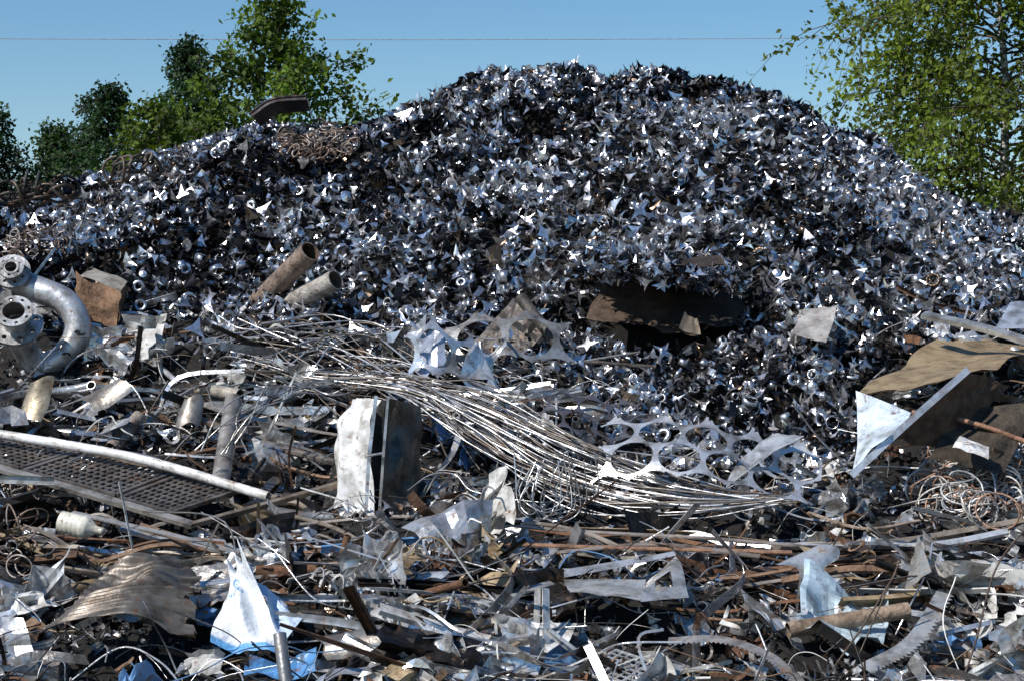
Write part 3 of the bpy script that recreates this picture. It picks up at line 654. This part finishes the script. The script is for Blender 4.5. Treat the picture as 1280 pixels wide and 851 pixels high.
tree('birch_tree',-7.9,46,8.8,2.0,cone(2.5,.75,.2),65,(.09,.135,.014),.14,.9,.1,BRN,.12,12,spread=.12,lpt=9)
tree('spruce_tree',-8.7,52,11.2,1.5,cone(3.1,.75,.15),150,(.024,.055,.018),.12,.35,.3,BRN,.15,13,spread=.13,lpt=13)
tree('spruce_tree',-10.7,54,10.3,1.5,cone(3.2,.72,.15),150,(.024,.055,.018),.12,.3,.3,BRN,.15,14,spread=.13,lpt=13)
tree('spruce_tree',-14.0,55,9.8,1.5,cone(3.0,.75,.15),120,(.02,.045,.016),.12,.3,.3,BRN,.15,15,spread=.13,lpt=13)
tree('spruce_tree',-12.4,57,9.5,1.5,cone(3.3,.68,.15),140,(.03,.06,.018),.13,.3,.3,BRN,.15,17,spread=.14,lpt=13)
tree('birch_tree',10.0,42,14.5,4.5,lambda f:4.2*math.sin(min(1,.28+f*.95)*3.0)**.7+.4 if f<.95 else .6,110,(.11,.15,.016),.13,.55,.55,BIR,.16,16,ntw=8,spread=.12,lpt=9,tw=.35,limb=BRN)
# ---------------------------------------------------------------- overhead line
def line(a):
    for x0 in (-42,46):
        V,F=sweep([[x0,62,0],[x0,62,6],[x0,62,13.3]],circ(.14,12),True,up=(1,0,0),cap=True); a.add(V,F,(.2,.15,.1,.8),2,True)
        V,F=sweep([[x0,61,12.4],[x0,62,12.4],[x0,63,12.4]],rect(.12,.12),True,cap=True); a.add(V,F,(.2,.15,.1,.8),2)
    t=np.linspace(0,1,60)[:,None]; P=np.array([-42,61.8,12.9])*(1-t)+np.array([46,61.8,13.2])*t; P[:,2]-=(4*t*(1-t))[:,0]*.5
    V,F=sweep(P,circ(.010,6)); a.add(V,F,(.4,.35,.35,.6),1,True)
one('power_line',line)
# ---------------------------------------------------------------- light, sky, camera
EL=math.radians(45); AZ=math.radians(-128)
world=bpy.data.worlds.new('World'); scene.world=world; world.use_nodes=True
nt=world.node_tree; bg=nt.nodes['Background']; sk=nt.nodes.new('ShaderNodeTexSky'); sk.sky_type='NISHITA'; sk.sun_disc=False
sk.sun_elevation=EL; sk.sun_rotation=AZ; sk.air_density=1.0; sk.dust_density=.15; sk.ozone_density=2.5
hs=nt.nodes.new('ShaderNodeHueSaturation'); hs.inputs['Saturation'].default_value=1.3
nt.links.new(sk.outputs[0],hs.inputs['Color']); nt.links.new(hs.outputs[0],bg.inputs[0]); bg.inputs[1].default_value=.11
from mathutils import Vector
ld=bpy.data.lights.new('sun','SUN'); ld.energy=5.0; ld.angle=math.radians(.5); ld.color=(1,.96,.9)
lo=bpy.data.objects.new('sun',ld); scene.collection.objects.link(lo)
sd=Vector((math.sin(AZ)*math.cos(EL),math.cos(AZ)*math.cos(EL),math.sin(EL)))
lo.rotation_euler=sd.to_track_quat('Z','Y').to_euler(); lo.location=sd*50
cd=bpy.data.cameras.new('camera'); cd.sensor_width=36; cd.lens=36*FL/1280; cd.clip_end=4000
co=bpy.data.objects.new('camera',cd); scene.collection.objects.link(co); co.location=(0,0,CZ); co.rotation_euler=(math.radians(90),0,0); scene.camera=co
scene.view_settings.view_transform='Standard'; scene.view_settings.look='None'; scene.view_settings.exposure=0
